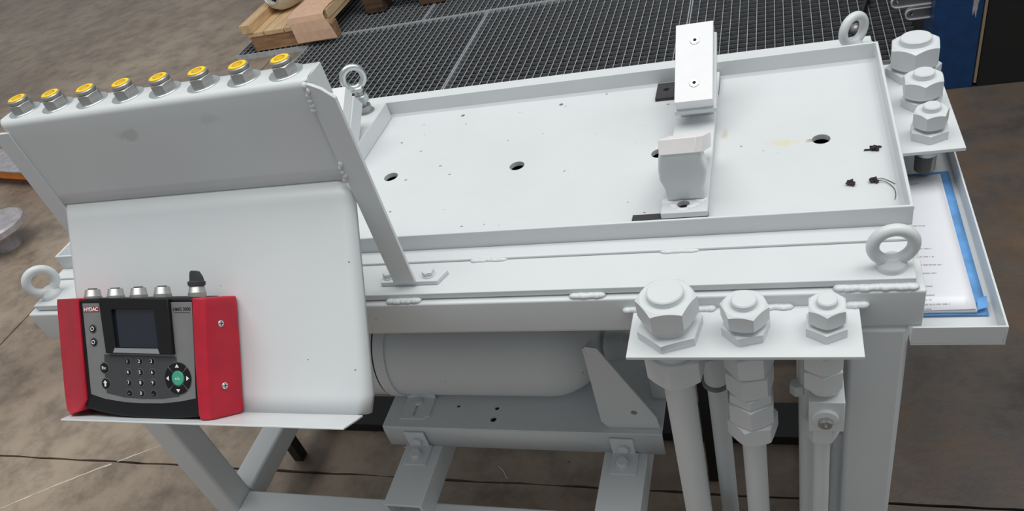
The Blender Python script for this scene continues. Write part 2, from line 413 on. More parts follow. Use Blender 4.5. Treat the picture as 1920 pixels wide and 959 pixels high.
for (x0, x1, y0) in ((-1.353, -1.292, 0), (-.080, -.012, 0), (-1.353, -1.292, .588), (-.080, -.012, .588)):
    obj('leg', MB().box(x0, x1, y0, y0 + .06, FZ + .006, -.06), P_, bench, .007, 3)
    obj('foot_plate', MB().box(x0 - .01, x1 + .01, y0 - .01, y0 + .07, FZ, FZ + .006), P_, bench, .001)
for y0 in (-.006, .595):
    obj('lower_rail', MB().box(-1.292, -.080, y0, y0 + .059, -.654, -.594), P_, bench, .005, 3)
for x0, x1 in ((-1.353, -1.292), (-.080, -.012)):
    obj('side_rail', MB().box(x0, x1, .060, .588, -.652, -.594), P_, bench, .007, 3)
# two open square tubes lying across the lower rails
for x0, x1, y0 in ((-.9125, -.830, .003), (-.488, -.405, .012)):
    T = XZ
    o_ = [(x0, -.594), (x1, -.594), (x1, -.534), (x0, -.534)]
    i_ = [(x0 + .006, -.588), (x1 - .006, -.588), (x1 - .006, -.540), (x0 + .006, -.540)]
    obj('support_tube', MB().holed(o_, [i_], y0, .60, T), P_, bench, .0015)
# top plates
obj('top_plate', MB().box(-1.378, -.010, .009, .1045, .002, .012), P_, bench, .0012)
obj('top_plate', MB().box(-1.378, -.006, .5495, .637, .002, .012), P_, bench, .0012)
obj('edge_strip', MB().box(-1.385, -.004, .077, .1045, .012, .016), P_, bench, .0012)
# tray
holes = [circ(x, .3225, .0128) for x in (-.8041, -.5694, -.3340, -.0985)] + [circ(x, .516, .004, 14) for x in (-.7235, -.530)]
obj('tray_floor', MB().holed([(-1.381, .109), (-.008, .109), (-.008, .545), (-1.381, .545)], holes, .004, .012, XY), M['paint_tray'], bench, smooth=0, label='tray floor with round drain holes')
obj('hole_shade_plate', MB().box(-1.332, -.06, .06, .588, -.058, -.055), M['hole'], bench, label='unseen dark plate added to blacken the tray holes')  # unseen plate, added so the drain holes show dark
tw = MB().holed([(-1.385, .105), (-.004, .105), (-.004, .549), (-1.385, .549)], [[(-1.381, .109), (-.008, .109), (-.008, .545), (-1.381, .545)]], .003, .043, XY)
obj('tray_rim', tw, M['paint_clean'], bench, .0012)
# bright fillet where the back wall meets the floor, and at the right
mb = MB().prism([(.545, .012), (.545, .0165), (.5405, .012)], -1.381, -.008, YZ)
mb.prism([(-.008, .012), (-.0125, .012), (-.008, .0175)], .109, .545, XZ)
obj('fillet_weld', mb, M['paint_clean'], bench)
# intermittent weld beads
k = 0
for (x0, x1, y, z, ry, rz) in ((-.578, -.531, .077, .0125, .004, .004), (-.305, -.263, .077, .0125, .004, .004), (-.692, -.646, .0065, .002, .0055, .005),
                               (-.419, -.380, .0065, .002, .0058, .005), (-.094, -.012, .0065, .002, .006, .005), (-1.15, -1.10, .0065, .002, .006, .005),
                               (-.267, -.240, -.002, -.018, .006, .005), (-.1735, -.1488, -.002, -.018, .006, .005), (-.350, -.334, -.002, -.018, .006, .006), (-.082, -.064, -.002, -.018, .006, .006)):
    k += 1; mb = MB(); rg = random.Random(k); n_ = max(3, int((x1 - x0) / .0040))
    for i in range(n_):
        t = (i + .5) / n_
        mb.blob((x0 + (x1 - x0) * t, y + rg.uniform(-.0006, .0006), z), .0075, ry * rg.uniform(.9, 1.08), rz * rg.uniform(.72, .86), .07, 12, 6, k * 31 + i)
    obj('weld_bead', mb, M['paint_clean'], bench, smooth=80)
# black square tubes under the bench (drop feet)
for x0 in (-1.343, -.313):
    obj('drop_foot', MB().box(x0, x0 + .026, .243, .269, FZ + .001, -.652 if x0 < -1 else -.30), M['black_paint'], bench, .001, label='black square tube foot')
obj('base_channel', MB().box(-1.30, -.060, .345, .440, FZ, FZ + .028), M['black_paint'], bench, .002, label='black flat channel on the floor under the bench')
# bulkhead plates
obj('bulkhead_plate', MB().box(-.340, -.0705, -.086, .0, -.024, -.019), P_, bench, .0008)
obj('bulkhead_plate', MB().prism([(0, .301), (.0885, .3035), (.0845, .569), (0, .569)], -.0155, -.010, XY), P_, bench, .0008)

# bulkhead couplings: stud > lock nut, blanking cap nut, end disc ; R = corner radius
def bulkhead(c, zp, R1, R2, zc0, zc1, rd, zd, rot1, rot2):
    x, y = c
    st = obj('bulkhead_coupling', MB().cyl((x, y, 0), rd * 1.25, zp - .03, zc0 + .004), P_, bench)
    obj('lock_nut', MB().hexn((x, y, 0), R1, zp + .0002, zp + .0135, rot1, True, False, t=.12), P_, st, smooth=30)
    obj('cap_nut', MB().hexn((x, y, 0), R2, zc0, zc1, rot2, t=.62), P_, st, smooth=30)
    obj('end_disc', MB().lathe([(rd, zc1 - .002), (rd, zd - .0015), (rd - .0015, zd)], (x, y, 0), n=40), P_, st)
    return st
ZP = -.019
F1 = bulkhead((-.289, -.040), ZP, .0415, .0375, .007, .039, .0222, .0475, math.radians(20), math.radians(5))
F2 = bulkhead((-.199, -.042), ZP, .0290, .0285, .001, .0255, .0148, .0335, math.radians(14), math.radians(-8))
F3 = bulkhead((-.1085, -.041), ZP, .0258, .0228, -.001, .0220, .0114, .0292, math.radians(27), math.radians(-32))
ZR = -.010
G1 = bulkhead((.048, .531), ZR, .0405, .0385, .008, .0425, .0228, .0515, math.radians(-2), math.radians(24))
G2 = bulkhead((.048, .434), ZR, .0290, .0295, .007, .0345, .0148, .0430, math.radians(5), math.radians(28))
G3 = bulkhead((.047, .3435), ZR, .0270, .0238, .008, .0315, .0118, .0390, math.radians(26), math.radians(10))
# threaded stubs below the right plate
for (x, y), rr in (((.047, .531), .026), ((.047, .434), .019), ((.046, .3435), .0145)):
    pr = []
    for i in range(24): z = -.0158 - i * .0022; pr += [(rr, z), (rr - .0012, z - .0011)]
    obj('threaded_stub', MB().lathe(pr[::-1], (x, y, 0)), M['thread'], bench, smooth=20, label='bare threaded steel stub')
# pipes below the front plate, with their nuts
def pipe(x, y, rad, z0, nuts, name='pipe_run'):
    p = obj(name, MB().cyl((x, y, 0), rad, -.735, z0, n=28), P_, bench)
    for (R, a, b, rot, t) in nuts: obj('union_nut', MB().hexn((x, y, 0), R, a, b, rot, t=t), P_, p, smooth=30)
    return p
p1 = pipe(-.289, -.040, .0203, -.024, [(.0395, -.093, -.050, math.radians(24), .6)])
obj('sleeve', MB().cyl((-.289, -.04, 0),   .028, -.0500, -.024), P_, p1)
p2 = pipe(-.1985, -.040, .0160, -.024, [(.0305, -.083, -.046, math.radians(8), .5), (.0305, -.121, -.086, math.radians(16), .5), (.0295, -.139, -.122, math.radians(30), .3),
                                       (.0318, -.178, -.140, math.radians(30), .5), (.0335, -.212, -.179, math.radians(14), .6)])
obj('sleeve', MB().cyl((-.1985, -.04, 0), .022, -.047, -.024), P_, p2)
p3 = pipe(-.1115, -.040, .0112, -.170, [(.0255, -.078, -.046, math.radians(30), .5), (.0255, -.112, -.080, math.radians(30), .5), (.0225, -.214, -.183, math.radians(0), .5)])
obj('sleeve', MB().cyl((-.1095, -.04, 0), .0205, -.118, -.024), P_, p3)
vb = obj('valve_block', MB().box(-.1285, -.0860, -.063, -.012, -.183, -.126), P_, bench, .0012)
obj('gland', MB().lathe([(.0165, .0), (.0165, .003), (.0145, .0045)], (-.109, -.063, -.1545), (0, -1, 0)), P_, vb)
obj('stem', MB().hexn((-.1090, -.0645, -.1575), .0088, .0, .010, .3, True, False, ax=(0, -1, 0)).cyl((-.1090, -.0645, -.1575), .0025, .010, .014, (0, -1, 0), 12), M['steel'], vb, label='bare steel spindle')
# more pipes behind
obj('pipe_run', MB().cyl((-.127, -.006, 0), .0125, -.735, -.06, n=24), P_, bench)
p4 = obj('pipe_run', MB().cyl((-.083, .038, 0), .011, -.735, -.29, n=24), P_, bench)
obj('union_nut', MB().hexn((-.083, .038, 0), .016, -.335, -.300, 0), P_, p4, smooth=30)
p5 = obj('pipe_run', MB().cyl((-.263, .14, 0), .0160, -.735, -.312, n=28), P_, bench)
obj('collar', MB().torus((-.263, .14, -.316), .0185, .0050, (0, 0, 1)), M['dull_zinc'], p5)
obj('elbow', MB().tube([(-.263, .14, -.315), (-.263, .142, -.298), (-.265, .152, -.284), (-.269, .175, -.276), (-.275, .36, -.273)], .0195, 20), P_, p5)
tg = obj('name_plate', MB().box(-.1415, -.1285, -.0035, -.001, -.150, -.075), M['paint_clean'], bench, .0004, label='narrow white plate with raised letters')
obj('lettering', text_mb('VI', .016, lambda a, b, h: Vector((-.135 + b, -.0036 - h, -.120 - a))), M['dark_face'], tg)
obj('vent_screw', MB().hexn((-.1405, -.012, -.165), .010, 0, .018, .2), P_, bench, smooth=30)

# eye bolts
def eyebolt(name, c, ang, mat, par, R=.0220, rr=.0074, zc=None):
    x, y, z = c; nrm = (-math.sin(ang), math.cos(ang), 0)
    o = obj(name, MB().lathe([(.0165, z), (.0168, z + .005), (.0150, z + .0085), (.0112, z + .012), (.009, z + .016)], (x, y, 0), n=36), mat, par)
    obj('ring', MB().torus((x, y, z + .0075 + R + rr * .35), R, rr, nrm, 48, 18), mat, o, smooth=80)
    return o
eyebolt('eye_bolt', (-.0345, .031, .012), math.radians(4), M['paint_clean'], bench)
eyebolt('eye_bolt', (-1.357, .037, .012), math.radians(52), M['paint_clean'], bench)
eyebolt('eye_bolt', (-.037, .592, .015), math.radians(40), M['paint_clean'], bench)
eyebolt('eye_bolt', (-1.345, .592, .012), math.radians(20), M['paint_clean'], bench)

# cradle shelf under the front beam, holding the accumulator
sh = MB().holed([(-.948, .151), (-.372, .151), (-.372, .42), (-.948, .42)], [circ(-.7933, .2084, .004, 14), circ(-.7079, .2048, .005, 14), circ(-.7085, .176, .0065, 16)], -.480, -.476, XY)
shelf = obj('cradle_shelf', sh, P_, bench, smooth=0)
mb = MB().grid([[Vector((x, y, z)) for x in (-.948, -.372)] for (y, z) in ((.163, -.478), (.157, -.4787), (.153, -.481), (.151, -.486), (.1505, -.534))])
obj('front_lip', mb, P_, shelf, solid=.004, smooth=60)
for hx, hy in ((-.7933, .2084), (-.7079, .2048), (-.7085, .176)): obj('hole_shade_plug', MB().cyl((hx, hy, 0), .008, -.486, -.4802, n=14), M['hole'], shelf)  # dark discs added below the shelf, paint the shade inside its holes
obj('back_lip', MB().box(-.948, -.372, .416, .420, -.476, -.40), P_, shelf)
for x0 in (-.9015, -.4715):
    lb = MB().box(x0, x0 + .0445, .1445, .1480, -.5325, -.487).box(x0 - (.0 if x0 > -.6 else .0), x0 + .0500, .0975, .1480, -.534, -.5300)
    b_ = obj('angle_bracket', lb, P_, bench, .0008)
    obj('bolt', MB().hexn((x0 + .024, .1445, -.511), .0105, 0, .0080, .2, True, False, ax=(0, -1, 0)), P_, b_, smooth=30)
    obj('bolt', MB().cyl((x0 + .0225, .120, -.530), .0130, 0, .0018).hexn((x0 + .0225, .120, -.530), .0112, .0018, .0105, .3, True, False), P_, b_, smooth=30)
sl = MB().holed([(-.915, .170), (-.862, .170), (-.850, .178), (-.850, .228), (-.915, .228)], [slot(-.884, .181, -.884, .203, .0035)], -.4757, -.4722, XY)
cl = obj('clamp_foot', sl, P_, bench, .0006)
obj('upstand', MB().box(-.915, -.850, .226, .229, -.4722, -.462), P_, cl)
obj('bolt', MB().hexn((-.883, .2115, -.4722), .0085, 0, .0065, .1, True, False), P_, cl, smooth=30)
gp = [(-.476, -.250), (-.457, -.254), (-.379, -.4415), (-.3757, -.470), (-.468, -.472), (-.4765, -.468), (-.480, -.460)]
gp = [(-.4800, -.258), (-.4590, -.262), (-.3795, -.445), (-.3765, -.475), (-.470, -.476), (-.478, -.471), (-.4815, -.463)]
gus = obj('gusset_plate', MB().holed(gp, [circ(-.4187, -.432, .0062, 16)], .164, .168, XZ), P_, bench, .0006)
obj('return_flange', MB().prism([(.165, -.263), (.165, -.463), (.215, -.42), (.215, -.29)], -.4845, -.4805, YZ), P_, gus)

# document tray hung on the right end
dt = MB().holed([(-.011, -.005), (.089, -.005), (.089, .575), (-.011, .575)], [circ(.046, .3435, .0185), circ(.047, .434, .022), circ(.047, .531, .029)], -.0845, -.082, XY)
doc = obj('document_tray', dt, M['paint_clean'], bench, smooth=0, label='shallow tray hung on the end of the bench')
obj('tray_wall', MB().box(.0865, .089, -.005, .575, -.082, -.055), M['paint_clean'], doc, .0005)
obj('tray_wall', MB().box(-.011, .0865, -.005, -.0025, -.082, -.055), M['paint_clean'], doc, .0005)
obj('tray_wall', MB().box(-.011, .0865, .5725, .575, -.082, -.055), M['paint_clean'], doc, .0005)

# ================================================================ ACCUMULATOR
AY, AZ, AR = .28, -.371, .100
acc = thing('pressure_vessel', 'grey painted gas cylinder lying on its side under the bench front beam', 'gas cylinder', (-.75, AY, -.476))
pr = [(.02, -1.20), (.06, -1.19), (.088, -1.165), (AR, -1.12), (AR, -.585)]
for i in range(1, 9): a = PI / 2 * i / 9; pr.append((AR * math.cos(a) * 1.0 + .0, -.585 + .105 * math.sin(a)))
pr += [(.030, -.475), (.030, -.44)]
obj('shell', MB().lathe(pr, (0, AY, AZ), (1, 0, 0), 64), M['paint_clean'], acc, smooth=40)
obj('clamp_band', MB().lathe([(AR + .0005, -.922), (AR + .004, -.9215), (AR + .004, -.898), (AR + .0005, -.8975)], (0, AY, AZ), (1, 0, 0), 64), M['paint_clean'], acc, smooth=40)
obj('clamp_gap', MB().torus((-.9245, AY, AZ), AR + .0012, .0014, (1, 0, 0), 64, 8), M['black'], acc, label='thin black rubber edge')
nk = obj('neck', MB().lathe([(.026, -.44), (.026, -.30)], (0, AY, AZ), (1, 0, 0), 32), M['paint'], acc)
obj('seal_ring', MB().torus((-.418, AY, AZ), .0265, .002, (1, 0, 0), 32, 8), M['black'], nk)
obj('port_block', MB().box(-.40, -.325, AY - .045, AY + .045, AZ - .105, AZ - .02), M['paint'], acc, .003)

# ================================================================ CONSOLE
UV = {'y3': -.171, 'z3': -.038}
VD = Vector((0, .6440689, .76496748)); ND = Vector((0, -.76496748, .6440689)); P3 = Vector((0, -.1712, -.0379))
def PN(u, v, w): return P3 + Vector((u, 0, 0)) + VD * v + ND * w
con = thing('control_console', 'pale grey folded sheet metal console with a sloping desk panel, bolted to the bench front', 'control console', (-.93, .03, .012))
def section(u0, u1, rad=.010, fl=.022, n=5):
    s_ = [(u0, -fl), (u0, -rad)]
    for i in range(1, n): a = PI / 2 * i / n; s_.append((u0 + rad - rad * math.cos(a), -rad + rad * math.sin(a)))
    s_ += [(u0 + rad, 0), (u1 - rad, 0)]
    for i in range(1, n): a = PI / 2 * i / n; s_.append((u1 - rad + rad * math.sin(a), -rad + rad * math.cos(a)))
    s_ += [(u1, -rad), (u1, -fl)]
    return s_
rows = []
for i in range(13):
    v = .309 * i / 12
    u1 = -.6725 + (-.688 + .6725) * v / .309; u0 = -1.158 + (-1.1765 + 1.158) * v / .309
    if v < .02: u1 -= .006 * (1 - v / .02) ** 2
    rows.append([PN(u, v, w_ - .0012) for u, w_ in section(u0, u1, .014, .020)])
obj('desk_panel', MB().grid(rows), M['paint_panel'], con, solid=.0024, smooth=60)
lip = [(-1.155, -.001), (-1.113, .0795), (-.6590, .0805), (-.6715, .030), (-.680, -.001)]
obj('shelf_lip', MB().prism(lip, -.0025, .0, lambda p, q, h: PN(p, h, q)), M['paint_panel'], con, .0006)
rows = []
YU = .0275
prof = [(YU, .199 + (.3285 - .199) * i / 7, 0.0, 1.0) for i in range(8)]
for i in range(1, 7):
    a = PI / 2 * i / 6; prof.append((YU + .0080 * (1 - math.cos(a)), .3285 + .0080 * math.sin(a), a, 1 - i / 6))
prof += [(.050, .3365, PI / 2, 0), (.0725, .3365, PI / 2, 0)]
for (y, z, a, k_) in prof:
    t = (z - .199) / .138
    u1 = -.6865 + .0035 * t; u0 = -1.1765 - .004 * t
    if k_ == 0 and y > .06: u0 += .006
    rows.append([Vector((u, y - w_ * k_ * math.cos(a), z + w_ * k_ * math.sin(a))) for u, w_ in section(u0, u1, .008, .016)])
obj('upper_panel', MB().grid(rows), M['paint_upper'], con, solid=.0030, smooth=50)
obj('back_flange', MB().box(-1.176, -.684, .070, .0725, .300, .331), M['paint_panel'], con)
obj('end_gusset', MB().prism([(.030, .3355), (.0735, .3375), (.0735, .296)], -.6845, -.6820, YZ), M['paint_panel'], con)
bars = []
for pts in ([(-.6505, .020), (-.6505, .3120), (-.6645, .3255), (-.678, .3330), (-.6840, .3330), (-.6840, .020)],
            [(-1.2010, .020), (-1.1700, .020), (-1.1700, .322), (-1.196, .322), (-1.2010, .316)]):
    b_ = obj('support_bar', MB().prism(pts, .0235, .0290, XZ), M['paint_clean'], con, .0006)
for x0, x1 in ((-.708, -.6125), (-1.245, -1.150)):
    fp = obj('foot_plate', MB().prism([(x0, .0275), (x1 - .006, .0275), (x1 + .004, .051), (x0, .051)], .0122, .0192, XY), M['paint_clean'], con, .0008)
    for bx in (x0 + .010, x1 - .0225):
        obj('bolt', MB().cyl((bx, .0425, 0), .0105, .0192, .0208).hexn((bx, .0425, 0), .0092, .0208, .0275, .4, True, False), M['paint_clean'], fp, smooth=30)
rg = random.Random(3)
for z0_, z1_, n_ in ((.300, .331, 6), (.200, .222, 5)):
    mb = MB()
    for i in range(n_):
        z = z0_ + (z1_ - z0_) * i / (n_ - 1)
        mb.blob((-.6840 + rg.uniform(-.0015, .0015) + (.002 if z > .32 else 0), .0245, z), .0038, .0040, .0050, .2, 10, 7, 40 + i)
    obj('weld_bead', mb, M['paint_clean'], con, smooth=70)
# eight quick couplings in a row on the console top
ZT = .338
QX, QY = -1.1520, .0550
cp = obj('coupling', MB().hexn((QX, QY, 0), .0158, ZT + .0012, ZT + .0128, .15, True, False).cyl((QX, QY, 0), .0136, ZT + .0128, ZT + .0182, n=28, ch=.0010), M['steel'], con, smooth=30, label='bare steel hexagon coupling')
obj('washer', MB().lathe([(.0216, ZT - .0002), (.0218, ZT + .0010), (.0210, ZT + .0016), (.014, ZT + .0016)], (QX, QY, 0), n=40), M['zinc'], cp)
obj('dust_cap', MB().lathe([(.0116, ZT + .0175), (.0116, ZT + .0190), (.0108, ZT + .0195), (.0072, ZT + .0195), (.0068, ZT + .0180)], (QX, QY, 0), n=28), M['yellow'], cp, label='yellow plastic dust cap')
obj('cap_socket', MB().hexn((QX, QY, 0), .0056, ZT + .0174, ZT + .0191, .1, False, False), M['yellow_dark'], cp, smooth=20)
for i in range(1, 8): copy_part(cp, con, (i * (1.1545 - .7237) / 7, 0, 0))

# ================================================================ HAND-HELD MEASURING UNIT (in panel coordinates)
hmg = thing('measuring_instrument', 'black and red hand-held measuring instrument with keypad and small screen, standing on the console lip', 'measuring instrument', PN(-1.01, 0, .03))
W = .062
def PW(u, v, h): return PN(u, v, h)
body = [(-1.0885, .0125), (-1.060, .0072), (-1.030, .0030), (-.995, .0006), (-.960, .0002), (-.925, .0012), (-.885, .0048), (-.882, .158), (-.895, .1635), (-1.075, .1665), (-1.0885, .1635)]
obj('case', MB().prism(body, .004, .0605, PW), M['black'], hmg, .003, 3)
ax_ = [(-.8893, .1605), (-.870, .1590), (-.8655, .0), (-.8655, .1590)]
# red end caps: front strip, slanted side, rounded
def endcap(us, rev):
    mb = MB(); rows_ = []
    for (v, k_, dz) in us:
        rows_.append([PN(u, v, w_) for u, w_ in k_])
    mb.grid(rows_)
    n = len(rows_[0]); mb.f.append(list(range(n))[::-1]); q = (len(rows_) - 1) * n; mb.f.append(list(range(q, q + n)))
    for j in range(len(rows_) - 1): mb.f.append([j * n, (j + 1) * n, (j + 1) * n + n - 1, j * n + n - 1])
    return mb
def rsec(ui, ur, uo): return [(ui, .003), (ui, .0632), (ui + .004, .0648), (ur - .004, .0640), (ur, .0620), (ur + .0030, .056), (uo - .0010, .018), (uo + .0002, .010), (uo - .001, .003)]
rc = [(.0045, rsec(-.884, -.8735, -.8665), 0), (.0005, rsec(-.8865, -.8725, -.8645), 0), (.009, rsec(-.8895, -.8720, -.8635), 0), (.080, rsec(-.8905, -.8705, -.8632), 0), (.150, rsec(-.8895, -.8690, -.8640), 0), (.1595, rsec(-.889, -.8690, -.8645), 0), (.1625, rsec(-.889, -.8705, -.8660), 0)]
rc = rc[1:]
obj('end_cap', endcap(rc, 0), M['red'], hmg, .0022, 3, label='red rubbery end cap')
def lsec(ui, ur, uo): return [(ui, .003), (ui, .0632), (ui - .004, .0640), (ur, .0620), (ur - .004, .058), (uo + .001, .034), (uo, .026), (uo + .001, .003)]
lc = [(.0030, lsec(-1.112, -1.116, -1.1540), 0), (.0100, lsec(-1.092, -1.101, -1.1550), 0), (.0250, lsec(-1.0815, -1.090, -1.1565), 0), (.090, lsec(-1.0835, -1.092, -1.1585), 0), (.160, lsec(-1.0850, -1.094, -1.1600), 0), (.1668, lsec(-1.085, -1.094, -1.1590), 0)]
obj('end_cap', endcap(lc, 0), M['red'], hmg, .0022, 3, label='red rubbery end cap')
for (u, v) in ((-.8620, .1267), (-.8612, .043)):
    # screws on the slanted flank of the right cap
    n_ = (Vector((1, 0, 0)) * .985 + ND * .17).normalized()
    c_ = PN(u - .0044, v, .038)
    sc = obj('screw', MB().lathe([(.0046, -.002), (.0046, .0012), (.0040, .0018)], c_, n_, 24), M['zinc'], hmg)
    sdir = VD
    mb = MB(); a_ = c_ + n_ * .00185
    t1 = VD; t2 = n_.cross(VD)
    for (p, q) in ((t1, t2), (t2, t1)):
        mb.add([a_ + p * .0034 + q * .0006, a_ + p * .0034 - q * .0006, a_ - p * .0034 - q * .0006, a_ - p * .0034 + q * .0006], [(0, 1, 2, 3)])
    obj('slot', mb, M['black'], sc)
# front foils
gf = [(-1.0798, .1600), (-1.0770, .095), (-1.0747, .0326), (-1.050, .0262), (-1.015, .0222), (-.9839, .0210), (-.950, .0215), (-.920, .0245), (-.8940, .0291), (-.8920, .095), (-.8913, .1570)]
obj('front_foil', MB().prism(gf, .0600, .0612, PW), M['grey_face'], hmg, .0003, label='grey front foil')
dz = [(-1.0458, .0885), (-1.049, .062), (-1.0390, .058), (-1.0456, .035), (-1.015, .0295), (-.984, .0275), (-.950, .0280), (-.921, .0315), (-.9210, .0350), (-.9215, .0848)]
obj('keypad_field', MB().prism([(-1.0458, .0885), (-1.0470, .0560), (-1.0456, .0345), (-1.015, .0290), (-.984, .0272), (-.950, .0278), (-.9198, .0315), (-.9215, .0848)], .0608, .0615, PW), M['dark_face'], hmg, label='dark grey keypad field')
bz = [(-1.0450, .1668), (-.9255, .1628), (-.9225, .0880), (-1.0375, .0905)]
scr = [(-1.0236, .1504), (-.9507, .1488), (-.9466, .0965), (-1.0203, .0980)]
bzo = obj('screen_bezel', MB().holed(bz, [scr], .0605, .0668, PW), M['black'], hmg, .0012)
obj('bezel_lip', MB().prism([(-1.0240, .0915), (-.9440, .0895), (-.9466, .0962), (-1.0203, .0977)], .0662, .0672, PW), M['silver_lip'], bzo)
obj('display', MB().prism(scr, .0600, .0622, PW), M['screen'], hmg, label='dark switched-off display')
# keys
def key(u, v, rad, mat, glyph=None, gs=.006, gcol='print_white', ring=.0013):
    kx = obj('key', MB().lathe([(rad, .0605), (rad, .0622), (rad - .0006, .0628)], P3 * 0 + PN(u, v, 0), ND, 24), M[mat], hmg)
    if ring: obj('key_ring', MB().lathe([(rad + ring, .0605), (rad + ring, .0617)], PN(u, v, 0), ND, 24), M['key_ring'], kx)
    if glyph == 'arrow':
        g = MB().prism([(u, v + .0048), (u + .0034, v + .0008), (u + .0014, v + .0008), (u + .0014, v - .0040), (u - .0014, v - .0040), (u - .0014, v + .0008), (u - .0034, v + .0008)], .0628, .0631, PW)
    elif glyph == 'ring':
        g = MB().torus(PN(u, v, .0629), .0026, .0005, ND, 20, 6)
    elif glyph: g = text_mb(glyph, gs, lambda a, b, h: PN(u + a, v + b, .0629 + h), .0002, .0001)
    if glyph: obj('legend', g, M[gcol], kx, smooth=0)
    return kx
key(-1.0629, .1244, .0052, 'key', 'ring'); key(-1.0626, .1058, .0052, 'key', 'ring')
key(-1.0464, .0698, .0070, 'key', 'Esc', .0058); key(-1.0457, .0479, .0070, 'key', 'arrow')
KV = (.0788, .0640, .0496, .0352); KU = (-1.0046, -.9838, -.9629)
for rI, rw in enumerate(('123', '456', '789', '-0.')):
    for cI, ch in enumerate(rw): key(KU[cI], KV[rI], .0042, 'key', ch, .0066)
nu, nv = -.9205, .0560
obj('key_ring', MB().lathe([(.0222, .0605), (.0222, .0616)], PN(nu, nv, 0), ND, 40), M['key_ring'], hmg)
for q in range(4):
    mb = MB(); pts = []
    a0 = math.radians(45 + 90 * q + 4); a1 = math.radians(135 + 90 * q - 4)
    for i in range(11): a = a0 + (a1 - a0) * i / 10; pts.append((nu + .0212 * math.cos(a), nv + .0212 * math.sin(a)))
    for i in range(11): a = a1 + (a0 - a1) * i / 10; pts.append((nu + .0113 * math.cos(a), nv + .0113 * math.sin(a)))
    mb.prism(pts, .0608, .0626, PW); ak = obj('arrow_key', mb, M['key'], hmg)
    a = math.radians(90 + 90 * q); e = Vector((math.cos(a), math.sin(a))); t_ = Vector((-e.y, e.x)); c2 = Vector((nu, nv))
    tri = [c2 + e * .0190, c2 + e * .0145 + t_ * .0032, c2 + e * .0145 - t_ * .0032]
    obj('legend', MB().prism([(p.x, p.y) for p in tri], .0626, .0629, PW), M['print_white'], ak, smooth=0)
key(nu, nv, .0098, 'green', 'o.k.', .0055, 'print_white', 0)
# marks
lg = obj('logo_plate', MB().prism([(-1.0775, .1478), (-1.0505, .1475), (-1.0505, .1548), (-1.0775, .1553)], .0608, .0616, PW), M['logo_red'], hmg, label='small red maker plate')
obj('lettering', text_mb('HYDAC', .0074, lambda a, b, h: PN(-1.0640 + a, .1512 + b, .0617 + h), .0002, .0002), M['print_white'], lg, smooth=0)
obj('lettering', text_mb('HMG 3000', .0064, lambda a, b, h: PN(-.9078 + a, .1480 + b, .0614 + h), .0002, .0001), M['print_black'], hmg, smooth=0)
obj('rule_line', MB().box(0, 0, 0, 0, 0, 0) if False else MB().prism([(-.9205, .1436), (-.8945, .1431), (-.8945, .1437), (-.9205, .1442)], .0610, .0615, PW), M['print_black'], hmg)
# top sockets
for i, u in enumerate((-1.0869, -1.0450, -1.0036, -.9619, -.9034)):
    sk = obj('socket', MB().lathe([(.0118, .158), (.0118, .1690), (.0112, .1695), (.0096, .1785), (.0090, .1790)], P3 + Vector((u, 0, 0)) + ND * .036, VD, 28), M['steel'], hmg, smooth=40, label='knurled steel socket')
    if i < 4: obj('contact', MB().lathe([(.0062, .1785), (.0062, .1800), (.0055, .1803)], P3 + Vector((u, 0, 0)) + ND * .036, VD, 20), M['black'], sk)
    else:
        obj('rubber_cap', MB().lathe([(.0112, .1785), (.0116, .1835), (.0108, .1845), (.0088, .185)], P3 + Vector((u, 0, 0)) + ND * .036, VD, 24)
            .prism([(u - .0075, .185), (u + .0085, .185), (u + .0072, .190), (u + .0020, .1975), (u - .0045, .1990), (u - .0068, .1960)], .031, .041, PW), M['rubber'], sk, label='black rubber cap with a tab')

